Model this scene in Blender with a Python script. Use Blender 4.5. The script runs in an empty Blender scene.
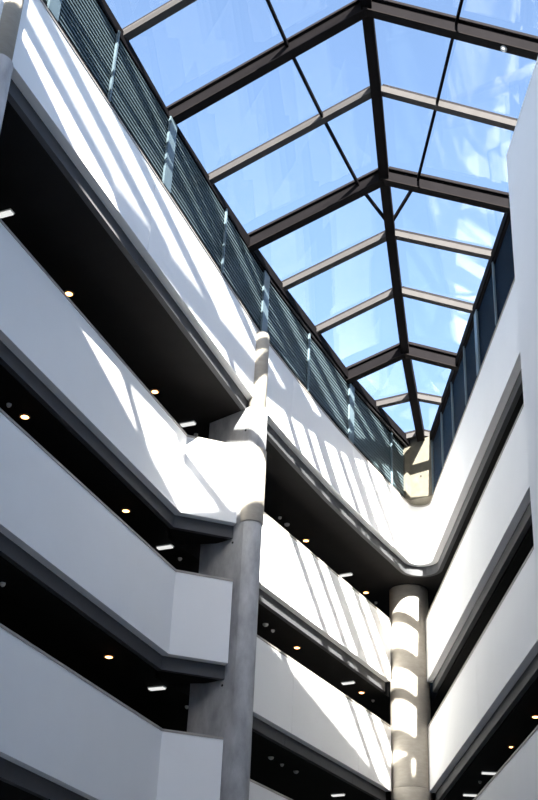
import bpy, math, random
import numpy as np
from mathutils import Matrix, Vector

random.seed(4)
scene = bpy.context.scene
COL = scene.collection
CAMZ = 1.6                       # eye height above the atrium floor

# ------------------------------------------------------------------ camera
PC = np.array([269., 400.])
ZEN = np.array([372., -1750.])   # zenith vanishing point
VPR = np.array([200., 1115.])    # vanishing point of the right-hand balconies
FPX = math.sqrt(-float(np.dot(ZEN - PC, VPR - PC)))
def _ray(p): return np.array([p[0] - PC[0], p[1] - PC[1], FPX])
_up = _ray(ZEN); _up /= np.linalg.norm(_up)
_y = np.array([0, 0, 1.]) - _up * _up[2]; _y /= np.linalg.norm(_y)
_x = np.cross(_y, _up)
ROT = np.array([_x, _y, _up])
cd = bpy.data.cameras.new('camera'); cam = bpy.data.objects.new('camera', cd); COL.objects.link(cam)
cd.sensor_fit = 'VERTICAL'; cd.sensor_height = 24.0; cd.lens = 24.0 * FPX / 800.0
cd.clip_start = 0.05; cd.clip_end = 500
m = Matrix.Identity(4)
for i in range(3):
    m[i][0] = ROT[i][0]; m[i][1] = -ROT[i][1]; m[i][2] = -ROT[i][2]
m[2][3] = CAMZ
cam.matrix_world = m
scene.camera = cam

def at(px, py, z):
    """point on the horizontal plane z (metres above the floor) under a pixel"""
    d = ROT @ _ray((px, py)); k = (z - CAMZ) / d[2]
    return Vector((d[0] * k, d[1] * k, z))

# ------------------------------------------------------------------ sky, sun, exposure
world = bpy.data.worlds.new('sky'); scene.world = world; world.use_nodes = True
nt = world.node_tree; nt.nodes.clear()
wo = nt.nodes.new('ShaderNodeOutputWorld'); bg = nt.nodes.new('ShaderNodeBackground')
st = nt.nodes.new('ShaderNodeTexSky'); st.sky_type = 'NISHITA'; st.sun_disc = False
st.sun_elevation = math.radians(26.9); st.sun_rotation = math.pi      # the sun stands behind the camera
st.air_density = 1.0; st.dust_density = 2.2; st.ozone_density = 1.3; st.altitude = 50
nt.links.new(st.outputs[0], bg.inputs['Color']); bg.inputs['Strength'].default_value = 0.178
nt.links.new(bg.outputs[0], wo.inputs['Surface'])

SUN_DIR = Vector((-0.045, 1.0, -0.525))          # the way the light travels: from behind the camera
sd = bpy.data.lights.new('sun', 'SUN'); sun = bpy.data.objects.new('sun', sd); COL.objects.link(sun)
sd.energy = 19.0; sd.angle = math.radians(0.35); sd.color = (1.0, 0.94, 0.84)
sun.rotation_euler = SUN_DIR.to_track_quat('-Z', 'Y').to_euler()
sun.location = (0, -30, 40)

scene.view_settings.view_transform = 'Standard'; scene.view_settings.look = 'None'
scene.view_settings.gamma = 1.0; scene.view_settings.use_curve_mapping = False
scene.view_settings.exposure = 1.55

# ------------------------------------------------------------------ materials
MATS = {}
def mat(name, col, rough=0.6, var=0.0, scale=3.0, metal=0.0, bump=0.0, stretch=(1, 1, 1), emit=None, es=0.0, spec=0.3):
    if name in MATS: return MATS[name]
    M = bpy.data.materials.new(name); M.use_nodes = True; t = M.node_tree
    b = t.nodes['Principled BSDF']; b.inputs['Roughness'].default_value = rough; b.inputs['Metallic'].default_value = metal
    b.inputs['Specular IOR Level'].default_value = spec
    b.inputs['Base Color'].default_value = (*col, 1)
    if var > 0:
        g = t.nodes.new('ShaderNodeNewGeometry'); mp = t.nodes.new('ShaderNodeMapping'); mp.inputs['Scale'].default_value = stretch
        n = t.nodes.new('ShaderNodeTexNoise'); n.inputs['Scale'].default_value = scale; n.inputs['Detail'].default_value = 6; n.inputs['Roughness'].default_value = 0.6
        r = t.nodes.new('ShaderNodeValToRGB')
        r.color_ramp.elements[0].position = 0.3; r.color_ramp.elements[1].position = 0.7
        r.color_ramp.elements[0].color = (*[c * (1 - var) for c in col], 1); r.color_ramp.elements[1].color = (*[min(1, c * (1 + var)) for c in col], 1)
        t.links.new(g.outputs['Position'], mp.inputs['Vector']); t.links.new(mp.outputs[0], n.inputs['Vector'])
        t.links.new(n.outputs['Fac'], r.inputs['Fac']); t.links.new(r.outputs['Color'], b.inputs['Base Color'])
        if bump > 0:
            bp = t.nodes.new('ShaderNodeBump'); bp.inputs['Strength'].default_value = bump; bp.inputs['Distance'].default_value = 0.02
            t.links.new(n.outputs['Fac'], bp.inputs['Height']); t.links.new(bp.outputs[0], b.inputs['Normal'])
    if emit:
        b.inputs['Emission Color'].default_value = (*emit, 1); b.inputs['Emission Strength'].default_value = es
    MATS[name] = M; return M

WHITE = mat('white_plaster', (0.90, 0.90, 0.90), 0.75, 0.015, 0.8, bump=0.04)
COPING = mat('coping_paint', (0.36, 0.33, 0.30), 0.6, 0.1, 4)
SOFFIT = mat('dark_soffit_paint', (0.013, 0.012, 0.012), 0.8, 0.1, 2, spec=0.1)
EDGE = mat('edge_beam_paint', (0.075, 0.076, 0.082), 0.7, 0.06, 3)
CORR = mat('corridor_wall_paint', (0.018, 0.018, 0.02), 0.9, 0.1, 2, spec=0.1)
CONC = mat('board_marked_concrete', (0.38, 0.38, 0.385), 0.85, 0.26, 2.2, bump=0.25, stretch=(1.5, 1.5, 0.7))
CREAM = mat('cream_concrete', (0.40, 0.365, 0.315), 0.85, 0.10, 4, bump=0.12, stretch=(1, 1, 2.5))
PANELC = mat('beige_end_panel_concrete', (0.13, 0.118, 0.092), 0.85, 0.15, 5, bump=0.1)
STEEL = mat('grey_rafter_paint', (0.06, 0.056, 0.056), 0.7, 0.08, 3, spec=0.1)
DSTEEL = mat('dark_beam_paint', (0.008, 0.007, 0.008), 0.8, 0.1, 3, spec=0.05)
RIDGE = mat('brown_ridge_paint', (0.012, 0.010, 0.010), 0.8, 0.1, 3, spec=0.05)
LOUV = mat('teal_louvre_paint', (0.09, 0.125, 0.14), 0.4, 0.06, 6)
LOUVB = mat('louvre_reflected_sky_blue', (0.022, 0.045, 0.085), 0.25, 0.06, 6)  # blue of the mirrored sky is put into the base colour
BACK = mat('black_backing_sheet', (0.008, 0.012, 0.018), 0.7, 0.1, 3)
POST = mat('pale_blue_post_paint', (0.13, 0.18, 0.21), 0.35, 0.06, 4)
FLOOR = mat('stone_floor', (0.62, 0.60, 0.57), 0.5, 0.08, 1.5)
HOLE = mat('tie_hole_black', (0.01, 0.01, 0.01), 0.9)
WARM = mat('warm_lamp_glow', (1, .7, .4), 0.5, emit=(1.0, 0.42, 0.13), es=4.0)
RING = mat('lamp_trim_bronze', (0.20, 0.12, 0.07), 0.4)
WPLAS = mat('white_fitting_plastic', (0.85, 0.85, 0.83), 0.5, emit=(1, 1, 0.97), es=0.28)
SPLAS = mat('grey_fitting_plastic', (0.7, 0.7, 0.68), 0.5)
def glass_mat():
    M = bpy.data.materials.new('roof_glass'); M.use_nodes = True; t = M.node_tree; t.nodes.clear()
    o = t.nodes.new('ShaderNodeOutputMaterial'); mx = t.nodes.new('ShaderNodeMixShader')
    tr = t.nodes.new('ShaderNodeBsdfTransparent'); tr.inputs['Color'].default_value = (0.95, 0.97, 0.985, 1)
    gl = t.nodes.new('ShaderNodeBsdfGlossy'); gl.inputs['Roughness'].default_value = 0.01
    fr = t.nodes.new('ShaderNodeFresnel'); # the pane is passed straight through, so both of its faces meet the ray from the air side
    ge = t.nodes.new('ShaderNodeNewGeometry'); ma = t.nodes.new('ShaderNodeMapRange')
    ma.inputs['To Min'].default_value = 1.6; ma.inputs['To Max'].default_value = 1 / 1.6
    t.links.new(ge.outputs['Backfacing'], ma.inputs['Value']); t.links.new(ma.outputs[0], fr.inputs['IOR'])
    t.links.new(fr.outputs[0], mx.inputs[0]); t.links.new(tr.outputs[0], mx.inputs[1]); t.links.new(gl.outputs[0], mx.inputs[2])
    t.links.new(mx.outputs[0], o.inputs['Surface']); return M
GLASS = glass_mat()

# ------------------------------------------------------------------ mesh helpers
def mesh_obj(name, verts, faces, material, parent=None, smooth=False):
    if parent is not None:            # geometry is given in world metres; store it relative to the thing's base
        base = Vector(); q = parent
        while q is not None: base += q.location; q = q.parent
        verts = [Vector(v) - base for v in verts]
    me = bpy.data.meshes.new(name); me.from_pydata([tuple(v) for v in verts], [], faces); me.update()
    me.materials.append(material)
    if smooth:
        for p in me.polygons: p.use_smooth = True
    o = bpy.data.objects.new(name, me); COL.objects.link(o)
    if parent is not None:
        o.parent = parent
    return o
def fixn(o):
    import bmesh
    b = bmesh.new(); b.from_mesh(o.data); bmesh.ops.recalc_face_normals(b, faces=b.faces); b.to_mesh(o.data); b.free(); return o
def tag(o, label=None, cat=None, group=None, kind=None):
    if label: o['label'] = label
    if cat: o['category'] = cat
    if group: o['group'] = group
    if kind: o['kind'] = kind
    return o
def empty(name, loc, label, cat, group=None):
    o = bpy.data.objects.new(name, None); COL.objects.link(o); o.location = loc; o.empty_display_size = 0.2
    return tag(o, label, cat, group)
def prism(name, poly, z0, z1, material, parent=None):
    n = len(poly)
    v = [(p[0], p[1], z0) for p in poly] + [(p[0], p[1], z1) for p in poly]
    f = [tuple(range(n))[::-1], tuple(range(n, 2 * n))] + [(i, (i + 1) % n, n + (i + 1) % n, n + i) for i in range(n)]
    return fixn(mesh_obj(name, v, f, material, parent))
def offs(poly, d):
    """offset an open plan polyline outwards (to the left of its travel) with mitred joints"""
    P = [Vector(p[:2]) for p in poly]; out = []
    nn = []
    for i in range(len(P) - 1):
        t = (P[i + 1] - P[i]).normalized(); nn.append(Vector((-t.y, t.x)))
    for i in range(len(P)):
        if i == 0: out.append(P[0] + nn[0] * d); continue
        if i == len(P) - 1: out.append(P[-1] + nn[-1] * d); continue
        b = (nn[i - 1] + nn[i]).normalized(); out.append(P[i] + b * (d / max(0.25, b.dot(nn[i]))))
    return out
def band(name, poly, d0, d1, z0, z1, material, parent=None):
    a = offs(poly, d0); b = offs(poly, d1); n = len(a); v = []
    for p, q in zip(a, b):
        v += [(p.x, p.y, z0), (p.x, p.y, z1), (q.x, q.y, z1), (q.x, q.y, z0)]
    f = [(0, 1, 2, 3), (4 * n - 1, 4 * n - 2, 4 * n - 3, 4 * n - 4)]
    for i in range(n - 1):
        for k in range(4):
            f.append((4 * i + k, 4 * i + 4 + k, 4 * i + 4 + (k + 1) % 4, 4 * i + (k + 1) % 4))
    return fixn(mesh_obj(name, v, f, material, parent))
def bar(name, A, B, w, h, material, parent=None, upv=Vector((0, 0, 1)), off=0.0):
    """box bar from A to B, width w across, hanging section from off to off+h along up"""
    A = Vector(A); B = Vector(B); t = (B - A).normalized(); s = t.cross(upv).normalized(); u = s.cross(t).normalized()
    v = []
    for P in (A, B):
        for a, b in ((-.5, 0), (.5, 0), (.5, 1), (-.5, 1)):
            v.append(P + s * (a * w) + u * (off + b * h))
    f = [(3, 2, 1, 0), (4, 5, 6, 7)] + [(i, (i + 1) % 4, 4 + (i + 1) % 4, 4 + i) for i in range(4)]
    return fixn(mesh_obj(name, v, f, material, parent))
def lathe(name, prof, seg, material, parent=None, cx=0, cy=0, smooth=True):
    v = []; f = []; n = len(prof)
    for i in range(seg):
        a = 2 * math.pi * i / seg
        for r, z in prof: v.append((cx + r * math.cos(a), cy + r * math.sin(a), z))
    for i in range(seg):
        j = (i + 1) % seg
        for k in range(n - 1): f.append((i * n + k, j * n + k, j * n + k + 1, i * n + k + 1))
    f.append(tuple(i * n for i in range(seg))[::-1]); f.append(tuple(i * n + n - 1 for i in range(seg)))
    o = fixn(mesh_obj(name, v, f, material, parent, smooth))
    if smooth:
        for p in o.data.polygons:
            if len(p.vertices) > 4: p.use_smooth = False
        for p in o.data.polygons:
            if abs(p.normal.z) > 0.9: p.use_smooth = False
    return o

# ------------------------------------------------------------------ key dimensions (metres)
ZT = [2.79 * 6 + CAMZ, 2.24 * 6 + CAMZ, 1.69 * 6 + CAMZ, 1.117 * 6 + CAMZ]      # parapet tops, top storey first
ZB = [2.462 * 6 + CAMZ, 1.915 * 6 + CAMZ, 1.377 * 6 + CAMZ, 0.80 * 6 + CAMZ]    # parapet undersides
ZE = 18.65 + CAMZ                                                               # eaves of the glass roof
HANG = 0.29
AZR = math.radians(-1.385)
def rx(y): return 5.19 + math.tan(AZR) * (y - 33.46)     # right-hand balcony line
def dirv(az): a = math.radians(az); return Vector((math.sin(a), math.cos(a)))

# top storey: bowed left side, rounded tip, straight right side
K1 = Vector((-0.35, 25.56)); d0 = dirv(21.3)
LEFT_TOP = [K1 - d0 * 35, K1 - d0 * 11, K1, Vector((0.72, 27.85)), Vector((1.88, 30.22)), Vector((3.04, 32.40))]
def fillet(P, A, B, r, n=14):
    u = (A - P).normalized(); w = (B - P).normalized(); half = u.angle(w) / 2
    c = P + (u + w).normalized() * (r / math.sin(half)); L = r / math.tan(half)
    s = P + u * L; e = P + w * L; a0 = math.atan2(s.y - c.y, s.x - c.x); a1 = math.atan2(e.y - c.y, e.x - c.x)
    while a1 > a0: a1 -= 2 * math.pi
    return [Vector((c.x + r * math.cos(a0 + (a1 - a0) * i / n), c.y + r * math.sin(a0 + (a1 - a0) * i / n))) for i in range(n + 1)]
dl = dirv(29.4); t_ = (rx(36) - LEFT_TOP[-1].x) / dl.x
APEX = LEFT_TOP[-1] + dl * t_
TIP = fillet(APEX, LEFT_TOP[-1], Vector((rx(20), 20)), 0.36)
RIGHT_END = Vector((rx(2.5) + 0.01, 2.5))
TOPLINE = LEFT_TOP + TIP + [RIGHT_END]
# lower storeys, set back from the top one
KINK = Vector((-1.83, 25.05)); LL0 = KINK - dirv(21.6) * 33
RET = Vector((-0.60, 25.47))
MA = Vector((-1.80, 25.72)); MB = Vector((rx(38.27) + 0.02, 38.27))
LOWLINE = [LL0, KINK, MA, MB, RIGHT_END]

# ------------------------------------------------------------------ the setting
tag(mesh_obj('floor', [(-24, -8, 0), (16, -8, 0), (16, 50, 0), (-24, 50, 0)], [(0, 1, 2, 3)], FLOOR), kind='structure')
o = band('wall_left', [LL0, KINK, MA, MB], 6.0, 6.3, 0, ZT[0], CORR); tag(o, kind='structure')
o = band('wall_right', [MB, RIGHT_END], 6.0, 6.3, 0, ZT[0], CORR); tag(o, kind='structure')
# unseen taller end block behind the camera, shaped so its top edge casts the long shade on the lower balconies
BZ = 27.2 + CAMZ
def upy(x): return (25 + CAMZ - BZ) / 0.508 + 0.417 / 0.508 * x
o = band('wall_back', [Vector((14, upy(14))), Vector((-24, upy(-24)))], 0, 0.4, 0, BZ, WHITE); tag(o, kind='structure')
# storey slabs; their dark undersides are the soffits seen from below
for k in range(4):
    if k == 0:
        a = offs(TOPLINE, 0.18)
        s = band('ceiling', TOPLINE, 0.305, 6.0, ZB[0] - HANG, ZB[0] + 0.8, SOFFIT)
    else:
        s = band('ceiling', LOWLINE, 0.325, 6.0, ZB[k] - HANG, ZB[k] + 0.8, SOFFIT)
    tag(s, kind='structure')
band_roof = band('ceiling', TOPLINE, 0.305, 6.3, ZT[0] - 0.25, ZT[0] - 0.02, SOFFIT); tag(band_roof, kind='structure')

# ------------------------------------------------------------------ balcony parapets
def slice_band(name, line, i0, i1, d0, d1, z0, z1, material, parent):
    """part of a long band between two of its points, keeping the mitres of the whole line"""
    a = offs(line, d0)[i0:i1 + 1]; b = offs(line, d1)[i0:i1 + 1]; n = len(a); v = []
    for p, q in zip(a, b): v += [(p.x, p.y, z0), (p.x, p.y, z1), (q.x, q.y, z1), (q.x, q.y, z0)]
    f = [(0, 1, 2, 3), (4 * n - 1, 4 * n - 2, 4 * n - 3, 4 * n - 4)]
    for i in range(n - 1):
        for k in range(4): f.append((4 * i + k, 4 * i + 4 + k, 4 * i + 4 + (k + 1) % 4, 4 * i + (k + 1) % 4))
    return fixn(mesh_obj(name, v, f, material, parent))
def parapet(label, line, runs, k):
    zb = ZB[k]; zt = ZT[k]
    root = empty('balcony_parapet', (line[0].x, line[0].y, zb), label, 'parapet')
    for i0, i1 in runs:
        slice_band('panel', line, i0, i1, 0.0, 0.18, zb, zt - 0.05, WHITE, root)
        slice_band('coping', line, i0, i1, -0.015, 0.20, zt - 0.05, zt, COPING, root)
        slice_band('edge_beam', line, i0, i1, 0.181, 0.30, zb - HANG - 0.004, zb + 0.1, EDGE, root)
    return root
def jointed(pts, cuts, gap=0.012):
    """polyline with a narrow open joint at every cut (segment index, fraction); returns line and runs"""
    line = []; runs = []; start = 0
    for i, p in enumerate(pts):
        line.append(Vector(p))
        if i == len(pts) - 1: break
        q = Vector(pts[i + 1]); t = (q - Vector(p)).normalized() * gap / 2
        for j, fr in cuts:
            if j == i:
                m_ = Vector(p).lerp(q, fr); line += [m_ - t, m_ + t]
                runs.append((start, len(line) - 2)); start = len(line) - 1
    runs.append((start, len(line) - 1)); return line, runs
ln, rn = jointed(TOPLINE, [(1, 0.45), (2, 0.9), (4, 0.5), (len(TOPLINE) - 2, 0.10), (len(TOPLINE) - 2, 0.45)])
parapet('white top storey parapet wrapping round the rounded tip, striped with roof shadows', ln, rn, 0)
lv = ['second band from the glass roof, lit by sun beside the finned column', 'third band from the glass roof, wholly in shade', 'fourth band from the glass roof, the lowest']
for k in (1, 2, 3):
    ln, rn = jointed([LL0, KINK, RET], [(0, 0.62)])
    j = len(ln) - 2
    rn = rn[:-1] + [(rn[-1][0], j), (j, j + 1)]
    parapet('white kinked parapet, ' + lv[k - 1], ln, rn, k)
    # small wedge of soffit behind the short return
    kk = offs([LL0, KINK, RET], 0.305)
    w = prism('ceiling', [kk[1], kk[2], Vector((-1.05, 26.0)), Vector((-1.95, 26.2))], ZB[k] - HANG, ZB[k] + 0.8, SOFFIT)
    tag(w, kind='structure')
lm = ['crossed by slanting shadows, second below the roof', 'half in shade, third below the roof', 'mostly hidden, lowest']
for k in (1, 2, 3):
    parapet('white straight parapet between the columns, ' + lm[k - 1], *jointed([MA.lerp(Vector((4.20, 36.68)), 0.115), Vector((4.05, 36.41))], [(0, 0.40), (0, 0.78)]), k)
lr = ['white right side parapet ending at the striped round column, second below the roof',
      'white right side parapet ending at the striped round column, third below the roof',
      'grey white right side parapet above which small lamps show, lowest one']
for k in (1, 2, 3):
    parapet(lr[k - 1], *jointed([Vector((rx(36.35), 36.35)), Vector((rx(12), 12))], [(0, 0.3)]), k)

# ------------------------------------------------------------------ white pier on the right
pc0 = Vector((4.74, 19.95)); pe = dirv(-1.385)
PT = 17.70 + CAMZ
pr = empty('wall_pier', (pc0.x, pc0.y, 0), 'tall white plaster pier standing in front of the right side balconies', 'pier')
def pq(s, w): p = pc0 - pe * s + Vector((pe.y, -pe.x)) * w; return Vector((p.x, p.y))
prism('shaft', [pq(0, 0), pq(0, 0.60), pq(8.5, 0.60), pq(8.5, 0)], 0, PT - 0.04, WHITE, pr)
prism('coping', [pq(-.01, -.01), pq(-.01, 0.61), pq(8.51, 0.61), pq(8.51, -.01)], PT - 0.04, PT, WHITE, pr)

# ------------------------------------------------------------------ concrete columns with fins
AZF = -48
def fin_column(C, label, top, holes, collar):
    root = empty('concrete_column', (C.x, C.y, 0), label, 'column')
    r = 0.25; u = dirv(AZF); n = Vector((-u.y, u.x)); pts = []
    base = math.atan2(-n.y, -n.x)
    # horseshoe plan: round nose, flat sides running back
    a_start = math.atan2(n.y, n.x)
    for i in range(21):
        a = a_start + math.pi * i / 20
        pts.append(C + Vector((math.cos(a), math.sin(a))) * r)
    q0 = C - n * r + u * 1.55; q1 = C + n * r + u * 1.30
    poly = pts + [q0, q1]
    zf = ZB[0] - HANG + 0.02
    fo = prism('fin', poly, 0, zf, CONC, root)
    for p in fo.data.polygons:
        if abs(p.normal.z) < 0.5 and p.area < 2.0: p.use_smooth = True
    lathe('shaft', [(0.212, zf - 0.4), (0.212, top - 0.07), (0.19, top - 0.02), (0.14, top)], 40, CREAM, root, C.x, C.y)
    if collar:
        lathe('collar', [(0.268, ZB[1] + 0.06), (0.275, ZB[1] + 0.09), (0.275, ZT[1] - 0.05), (0.255, ZT[1] - 0.01)], 40, CREAM, root, C.x, C.y)
    for px, z in holes:
        q = C + n * (r + 0.002) + u * px
        v = [(q.x, q.y, z)]; nseg = 8
        for i in range(nseg):
            a = 2 * math.pi * i / nseg
            v.append((q.x + u.x * 0.03 * math.cos(a), q.y + u.y * 0.03 * math.cos(a), z + 0.03 * math.sin(a)))
        w = [(a[0] - n.x * .01, a[1] - n.y * .01, a[2]) for a in v]
        fcs = [(0, 1 + i, 1 + (i + 1) % nseg) for i in range(nseg)]
        nn_ = len(v)
        fcs += [(1 + i, 1 + (i + 1) % nseg, nn_ + 1 + (i + 1) % nseg, nn_ + 1 + i) for i in range(nseg)]
        mesh_obj('tie_hole', v + w, fcs, HOLE, root)
    return root
C1 = Vector((-0.27, 25.66))
fin_column(C1, 'board marked concrete column with a long fin, rising in front of the kinked balconies', ZT[0] - 0.08,
           [(0.30, 11.1 + CAMZ), (0.35, 9.45 + CAMZ), (0.35, 7.85 + CAMZ), (0.35, 6.1 + CAMZ), (.1, 13.9 + CAMZ)], True)
C0 = Vector((-4.62, 14.72))
fin_column(C0, 'thick concrete column with cream sunlit head at the start of the striped top parapet', ZT[0] + 0.3, [], False)
r2 = empty('concrete_column', (4.66, 36.66, 0), 'round cream column under the rounded balcony tip, banded with curved shadows', 'column')
for i in range(5):     # cast in lifts with fine joints between them
    zz = [0, 3.4, 6.7, 9.95, 13.2, ZB[0] - HANG + 0.01]
    lathe('shaft', [(0.59, zz[i]), (0.60, zz[i] + 0.02), (0.60, zz[i + 1] - 0.02), (0.59, zz[i + 1])], 64, CREAM, r2, 4.66, 36.66)

# ------------------------------------------------------------------ glass roof
LE = {0: (120.8, 45), 1: (165, 122), 2: (207, 188), 3: (247, 247), 4: (281, 294), 5: (315, 338), 6: (346, 379), 7: (375, 411), 8: (405, 443)}
RE = {3: (516, 208), 4: (497, 263), 5: (478, 317), 6: (461, 366), 7: (446, 408), 8: (434, 442)}
A = {i: at(*p, ZE) for i, p in LE.items()}; B = {i: at(*p, ZE) for i, p in RE.items()}
sl = (A[2] - A[0]) / 2
NEAR = (-1, -4, -6, -8)
for i in NEAR: A[i] = A[0] + sl * i
for i in (2, 1, 0) + NEAR: B[i] = B[3] + (B[3] - B[5]) / 2 * (3 - i) * 1.03
A[9] = at(412.5, 452, ZE); B[9] = at(433, 449, ZE)
XP = {1: (366.5, 8), 2: (376.5, 96), 3: (384, 178), 4: (391, 240), 5: (398, 297), 6: (405, 352), 7: (414, 402), 8: (421, 439)}
X = {}
for i in A:          # ridge point: on the ray of the photographed joint, in the upright plane of its frame
    w = (B[i] - A[i]).length
    if i in XP:
        u = B[i] - A[i]; n = np.array([u.y, -u.x, 0]); d = ROT @ _ray(XP[i])
        k = float(n @ np.array([A[i].x, A[i].y, 0])) / float(n @ d); X[i] = Vector((d[0] * k, d[1] * k, d[2] * k + CAMZ))
    else:
        p = A[i].lerp(B[i], 0.525); p.z = ZE + 0.42 * 0.525 * w; X[i] = p
for i in A:
    if i < 1: X[i] = X[1] + (X[1] - X[3]) / 2 * (1 - i)
IDX = sorted(A)
sky = empty('glass_roof', (X[3].x, X[3].y, ZE), 'pitched glass roof on dark steel frames over the tapering atrium', 'skylight')
GD = 0.26                                   # glass lies this far above the underside of the bars
up = Vector((0, 0, 1))
for a, b in zip(IDX[:-1], IDX[1:]):
    bar('ridge_beam', X[a] - up * 0.06, X[b] - up * 0.06, 0.24, 0.34, RIDGE, sky)
    for E_, ew in ((A, 0.16), (B, 0.30)):
        e = bar('eave_beam', E_[a], E_[b], ew, 0.26, DSTEEL, sky)
        bar('gutter_lip', E_[a] - up * .07, E_[b] - up * .07, 0.05, 0.05, STEEL, sky)
MAIN = (1, 3, 6)
for i in IDX[:-1]:
    for E_ in (A, B):
        if i in MAIN:
            rf = bar('rafter', E_[i], X[i], 0.05, 0.36, DSTEEL, sky, off=-0.10)
            bar('flange', E_[i], X[i], 0.24, 0.025, RIDGE, rf, off=-0.125)
            bar('flange', E_[i], X[i], 0.20, 0.020, DSTEEL, rf, off=0.235)
        else:
            rf = bar('rafter', E_[i], X[i], 0.19, 0.15, STEEL, sky, off=0.10)
        bar('added_shadow_cap', E_[i], X[i], 0.11, 0.06, DSTEEL, rf, off=GD + 0.02)  # unseen cap above the glass, added to thicken the shadow of each rafter
# intermediate glazing bars parallel to the eaves, meeting at the ridge
NODE = X[3].lerp(X[4], 0.85)
def mull(E_, i, dist):
    L = (X[i] - E_[i]).length; return E_[i].lerp(X[i], min(1.0, dist / L))
ML = {i: mull(A, i, 3.08) for i in IDX if i <= 3}; MR = {i: mull(B, i, 2.55) for i in IDX if i <= 3}
for M_ in (ML, MR):
    for i, j in zip(IDX, IDX[1:]):
        if j > 3: break
        bar('glazing_bar', M_[i], M_[j], 0.055, 0.10, DSTEEL, sky, off=0.14)
    bar('glazing_bar', M_[3], NODE, 0.055, 0.10, DSTEEL, sky, off=0.14)
def pane(pts):
    P = [Vector(p) + up * GD for p in pts]; c = sum(P, Vector()) / len(P)
    P = [p + (c - p).normalized() * 0.03 for p in P]; n = len(P)
    nrm = (P[1] - P[0]).cross(P[2] - P[0]).normalized()
    if nrm.z < 0: nrm = -nrm
    v = P + [p + nrm * 0.016 for p in P]
    f = [tuple(range(n))[::-1], tuple(range(n, 2 * n))] + [(i, (i + 1) % n, n + (i + 1) % n, n + i) for i in range(n)]
    fixn(mesh_obj('glass_pane', v, f, GLASS, sky))
for a, b in zip(IDX[:-1], IDX[1:]):
    for E_, M_ in ((A, ML), (B, MR)):
        if b <= 3:
            pane([E_[a], E_[b], M_[b], M_[a]]); pane([M_[a], M_[b], X[b], X[a]])
        elif a == 3:
            pane([E_[a], E_[b], X[b], NODE, M_[a]]); pane([M_[a], NODE, X[a]])
        else: pane([E_[a], E_[b], X[b], X[a]])
# small camera dome on the first heavy beam
q = B[1].lerp(X[1], 0.30) - up * 0.13
dm = empty('security_camera', q, 'small pale dome fixed under the heaviest roof beam', 'camera')
lathe('mount', [(0.075, q.z - 0.03), (0.075, q.z)], 20, SPLAS, dm, q.x, q.y)
lathe('dome', [(0.01, q.z - 0.10), (0.04, q.z - 0.09), (0.06, q.z - 0.06), (0.065, q.z - 0.03)], 20, SPLAS, dm, q.x, q.y)

# ------------------------------------------------------------------ louvred clerestory under the eaves
def clerestory(name, label, stations, blade_mat, wide, widew, side):
    """stations: plan points along the glazing line; posts stand at each, blades between them"""
    root = empty(name, (stations[0].x, stations[0].y, ZT[0]), label, 'louvre screen')
    z0 = ZT[0] + 0.02; z1 = ZE - 0.02; NB = 17
    for i in range(len(stations) - 1):
        p, q = stations[i], stations[i + 1]
        if side < 0: pl = [p, q]
        else: pl = [q, p]
        band('backing', pl, 0.15, 0.17, z0, z1, BACK, root)
        t = (pl[1] - pl[0]).normalized(); n = Vector((-t.y, t.x)); first = None
        for k in range(NB):
            z = z0 + 0.04 + (z1 - z0 - 0.08) * (k + 0.5) / NB
            v = []
            for P in pl:
                for (o_, dz) in ((0.020, -0.056), (0.050, -0.050), (0.058, 0.044), (0.046, 0.044)):
                    w = P + n * o_; v.append((w.x, w.y, ZT[0] + dz))
            if first is None:
                b = fixn(mesh_obj('louvre_blade', v, [(3, 2, 1, 0), (4, 5, 6, 7)] + [(j, (j + 1) % 4, 4 + (j + 1) % 4, 4 + j) for j in range(4)], blade_mat, root))
                b.location.z = z - ZT[0]; first = b
            else:
                b = first.copy(); COL.objects.link(b); b.parent = root; b.location.z = z - ZT[0]
        # sill and head rails
        band('sill_rail', pl, 0.0, 0.15, z0, z0 + 0.05, DSTEEL, root)
        band('head_rail', pl, 0.0, 0.15, z1 - 0.06, z1, DSTEEL, root)
    for i, p in enumerate(stations):
        a = stations[max(0, i - 1)]; b = stations[min(len(stations) - 1, i + 1)]
        t = (b - a).normalized(); n = Vector((-t.y, t.x)) * (1 if side < 0 else -1)
        w = widew if i in wide else 0.05
        c0 = p - n * 0.03
        prism('post', [c0 - t * w / 2, c0 + t * w / 2, c0 + t * w / 2 + n * 0.05, c0 - t * w / 2 + n * 0.05], z0, z1, POST, root)
    return root
def on_line(line, y):
    for a, b in zip(line[:-1], line[1:]):
        if a.y <= y <= b.y: return a.lerp(b, (y - a.y) / (b.y - a.y))
    return line[-1]
ly = []
for p in ((105, 30), (160, 120), (217, 208), (262, 273), (304, 331), (342, 384), (383, 430)):
    ly.append(at(*p, ZE).y)
ly = [ly[0] - 6.3, ly[0] - 4.2, ly[0] - 2.1] + ly
LSTA = [on_line(LEFT_TOP + TIP[:2], y) for y in ly] + [on_line(LEFT_TOP + TIP[:2], 34.75)]
clerestory('louvre_screen', 'long dark teal louvred clerestory with pale posts above the striped top parapet', LSTA, LOUV, (0, 2, 4, 6, 8), 0.34, -1)
ry = [18.0, 20.3, 22.7, 24.9] + [at(*p, ZE).y for p in ((481, 312), (468, 346), (455, 382), (444.5, 412))] + [34.3]
RSTA = [Vector((rx(y), y)) for y in ry]
clerestory('louvre_screen', 'short deep blue louvred clerestory with pale posts beside the white pier', RSTA, LOUVB, (4,), 0.30, 1)
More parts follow.
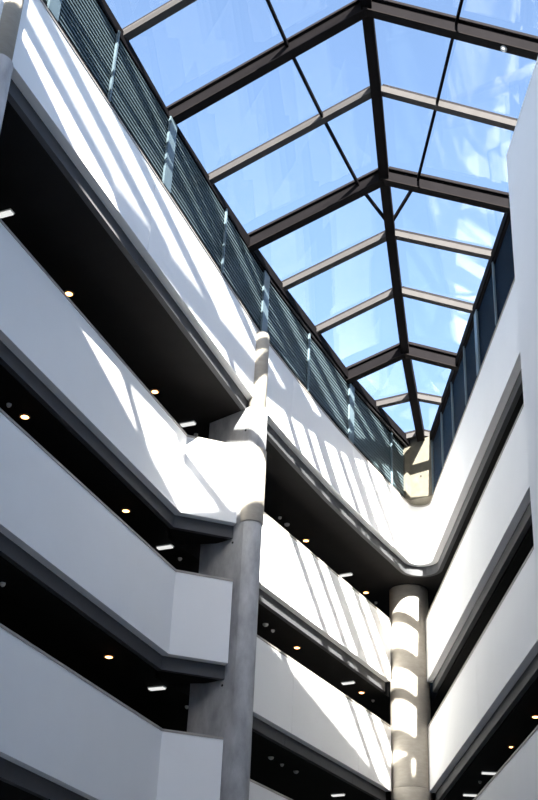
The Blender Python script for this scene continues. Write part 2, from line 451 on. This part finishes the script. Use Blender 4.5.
# concrete panel closing the tip between both screens
ep = empty('end_panel', (4.85, 35.0, ZT[0]), 'beige concrete panel closing the tip between the louvred screens', 'panel')
e0 = on_line(LEFT_TOP + TIP[:2], 34.70) + Vector((0.03, 0.0)); e1 = Vector((rx(34.3) - 0.03, 34.35))
em = e0.lerp(e1, 0.22) + Vector((0.0, 0.18))
prism('slab', [e0, em, e1, e1 + Vector((0.45, 0.35)), Vector((5.3, 36.0)), Vector((4.4, 36.0)), e0 + Vector((-0.50, 0.35))], ZT[0] + 0.005, ZE + 0.25, PANELC, ep)
th = lathe('tie_hole', [(0.03, ZT[0]), (0.03, ZT[0] + 0.02)], 10, HOLE, ep, 4.85, 35.0)
th.rotation_euler = (math.pi / 2, 0, math.radians(52)); mid = em.lerp(e1, 0.5); th.location = (mid.x - 4.85 , mid.y - 35.0, 0.75)

# ------------------------------------------------------------------ ceiling fittings
def soff(k): return ZB[k] - HANG
def downlight(p, label, group, r=0.075):
    o = empty('downlight', p, label, 'lamp', group)
    lathe('trim_ring', [(r + .02, p.z - 0.025), (r + 0.035, p.z - 0.02), (r + 0.035, p.z)], 20, RING, o, p.x, p.y)
    lathe('lens', [(r * .6, p.z - 0.04), (r, p.z - 0.026)], 20, WARM, o, p.x, p.y)
def round_fit(p, label, group, r=0.07):
    o = empty('smoke_detector', p, label, 'detector', group)
    lathe('base', [(r, p.z - 0.03), (r, p.z)], 16, SPLAS, o, p.x, p.y)
    lathe('cap', [(r * .35, p.z - 0.07), (r * .8, p.z - 0.05), (r * .85, p.z - 0.03)], 16, SPLAS, o, p.x, p.y)
def rect_fit(p, az, label, group, l=0.36, w=0.12, m=None):
    t = dirv(az); n = Vector((-t.y, t.x)); c = Vector((p.x, p.y))
    o = empty('emergency_light', p, label, 'light fitting', group)
    def rc(L, W): return [c - t * L / 2 - n * W / 2, c + t * L / 2 - n * W / 2, c + t * L / 2 + n * W / 2, c - t * L / 2 + n * W / 2]
    prism('housing', rc(l + .03, w + .03), p.z - 0.025, p.z, SPLAS, o)
    prism('diffuser', rc(l, w), p.z - 0.055, p.z - 0.025, m or WPLAS, o)
FC = 'finned column'; RC = 'round column'
TOPK = 'top storey soffit above the kinked balcony'; SECK = 'second storey soffit above the kinked balcony'; THIK = 'third storey soffit above the kinked balcony'
TOPM = 'top storey soffit between the columns'; SECM = 'second storey soffit between the columns'; THIM = 'third storey soffit between the columns'
THIR = 'third storey soffit on the pier side'
WARMS = [(0, TOPK, 155, 391, 'nearer the ' + FC), (0, TOPK, 69, 293, 'farther from the ' + FC), (1, SECK, 126, 510, 'nearer the ' + FC), (1, SECK, 25, 416, 'farther from the ' + FC),
         (2, THIK, 109, 656, ''), (0, TOPM, 306, 540, 'nearer the ' + FC), (0, TOPM, 366, 592, 'nearer the ' + RC), (1, SECM, 297, 647, 'nearer the ' + FC), (1, SECM, 361.5, 692, 'nearer the ' + RC),
         (2, THIR, 535.5, 716, 'the brighter one'), (2, THIR, 511, 746, 'the dim small one')]
ROUNDS = [(0, TOPK, 196, 434, '', .05), (1, SECK, 180, 558, 'nearer the ' + FC, .05), (1, SECK, 9, 404, 'farther from the ' + FC, .05), (2, THIK, 187, 706, 'nearer the ' + FC, .05), (2, THIK, 3, 583, 'farther from the ' + FC, .05),
          (0, TOPM, 280, 517, 'smaller one nearest the ' + FC, .05), (0, TOPM, 287, 524, 'larger of a pair', .075), (0, TOPM, 376, 602, 'nearest the ' + RC, .05),
          (1, SECM, 265.5, 624, 'larger of a pair', .075), (1, SECM, 273, 630, 'smaller of a pair', .05), (1, SECM, 373, 700, 'nearest the ' + RC, .05),
          (2, THIM, 271, 757, 'nearest the ' + FC, .075), (2, THIM, 282, 764, 'small middle one of three', .05), (2, THIM, 296, 771, 'farthest from the ' + FC, .075), (2, THIR, 480, 781, '', .05)]
BARS = [(0, TOPK, 188, 423, 'nearer the ' + FC, 115), (0, TOPK, 4, 213, 'away from the ' + FC, 115), (1, SECK, 165, 546, '', 115), (2, THIK, 157, 687, '', 115), (0, TOPM, 346, 574, '', 120),
        (1, SECM, 348, 682, '', 120), (2, THIM, 338, 794, '', 120), (2, THIR, 489, 772, 'away from the ' + RC, 90), (2, THIR, 470, 794, 'nearer the ' + RC, 90)]
def lab(a, where, suf): return a + ' on the ' + where + (', ' + suf if suf else '')
for k, wh, px, py, suf in WARMS:
    downlight(at(px, py, soff(k)), lab('warm downlight', wh, suf), 'downlights on the soffits', 0.045 if 'dim' in suf else 0.075)
for k, wh, px, py, suf, r in ROUNDS:
    round_fit(at(px, py, soff(k)), lab('pale detector', wh, suf), 'detectors on the soffits', r)
for k, wh, px, py, suf, az in BARS:
    rect_fit(at(px, py, soff(k)), az, lab('bar light', wh, suf), 'bar lights on the soffits')
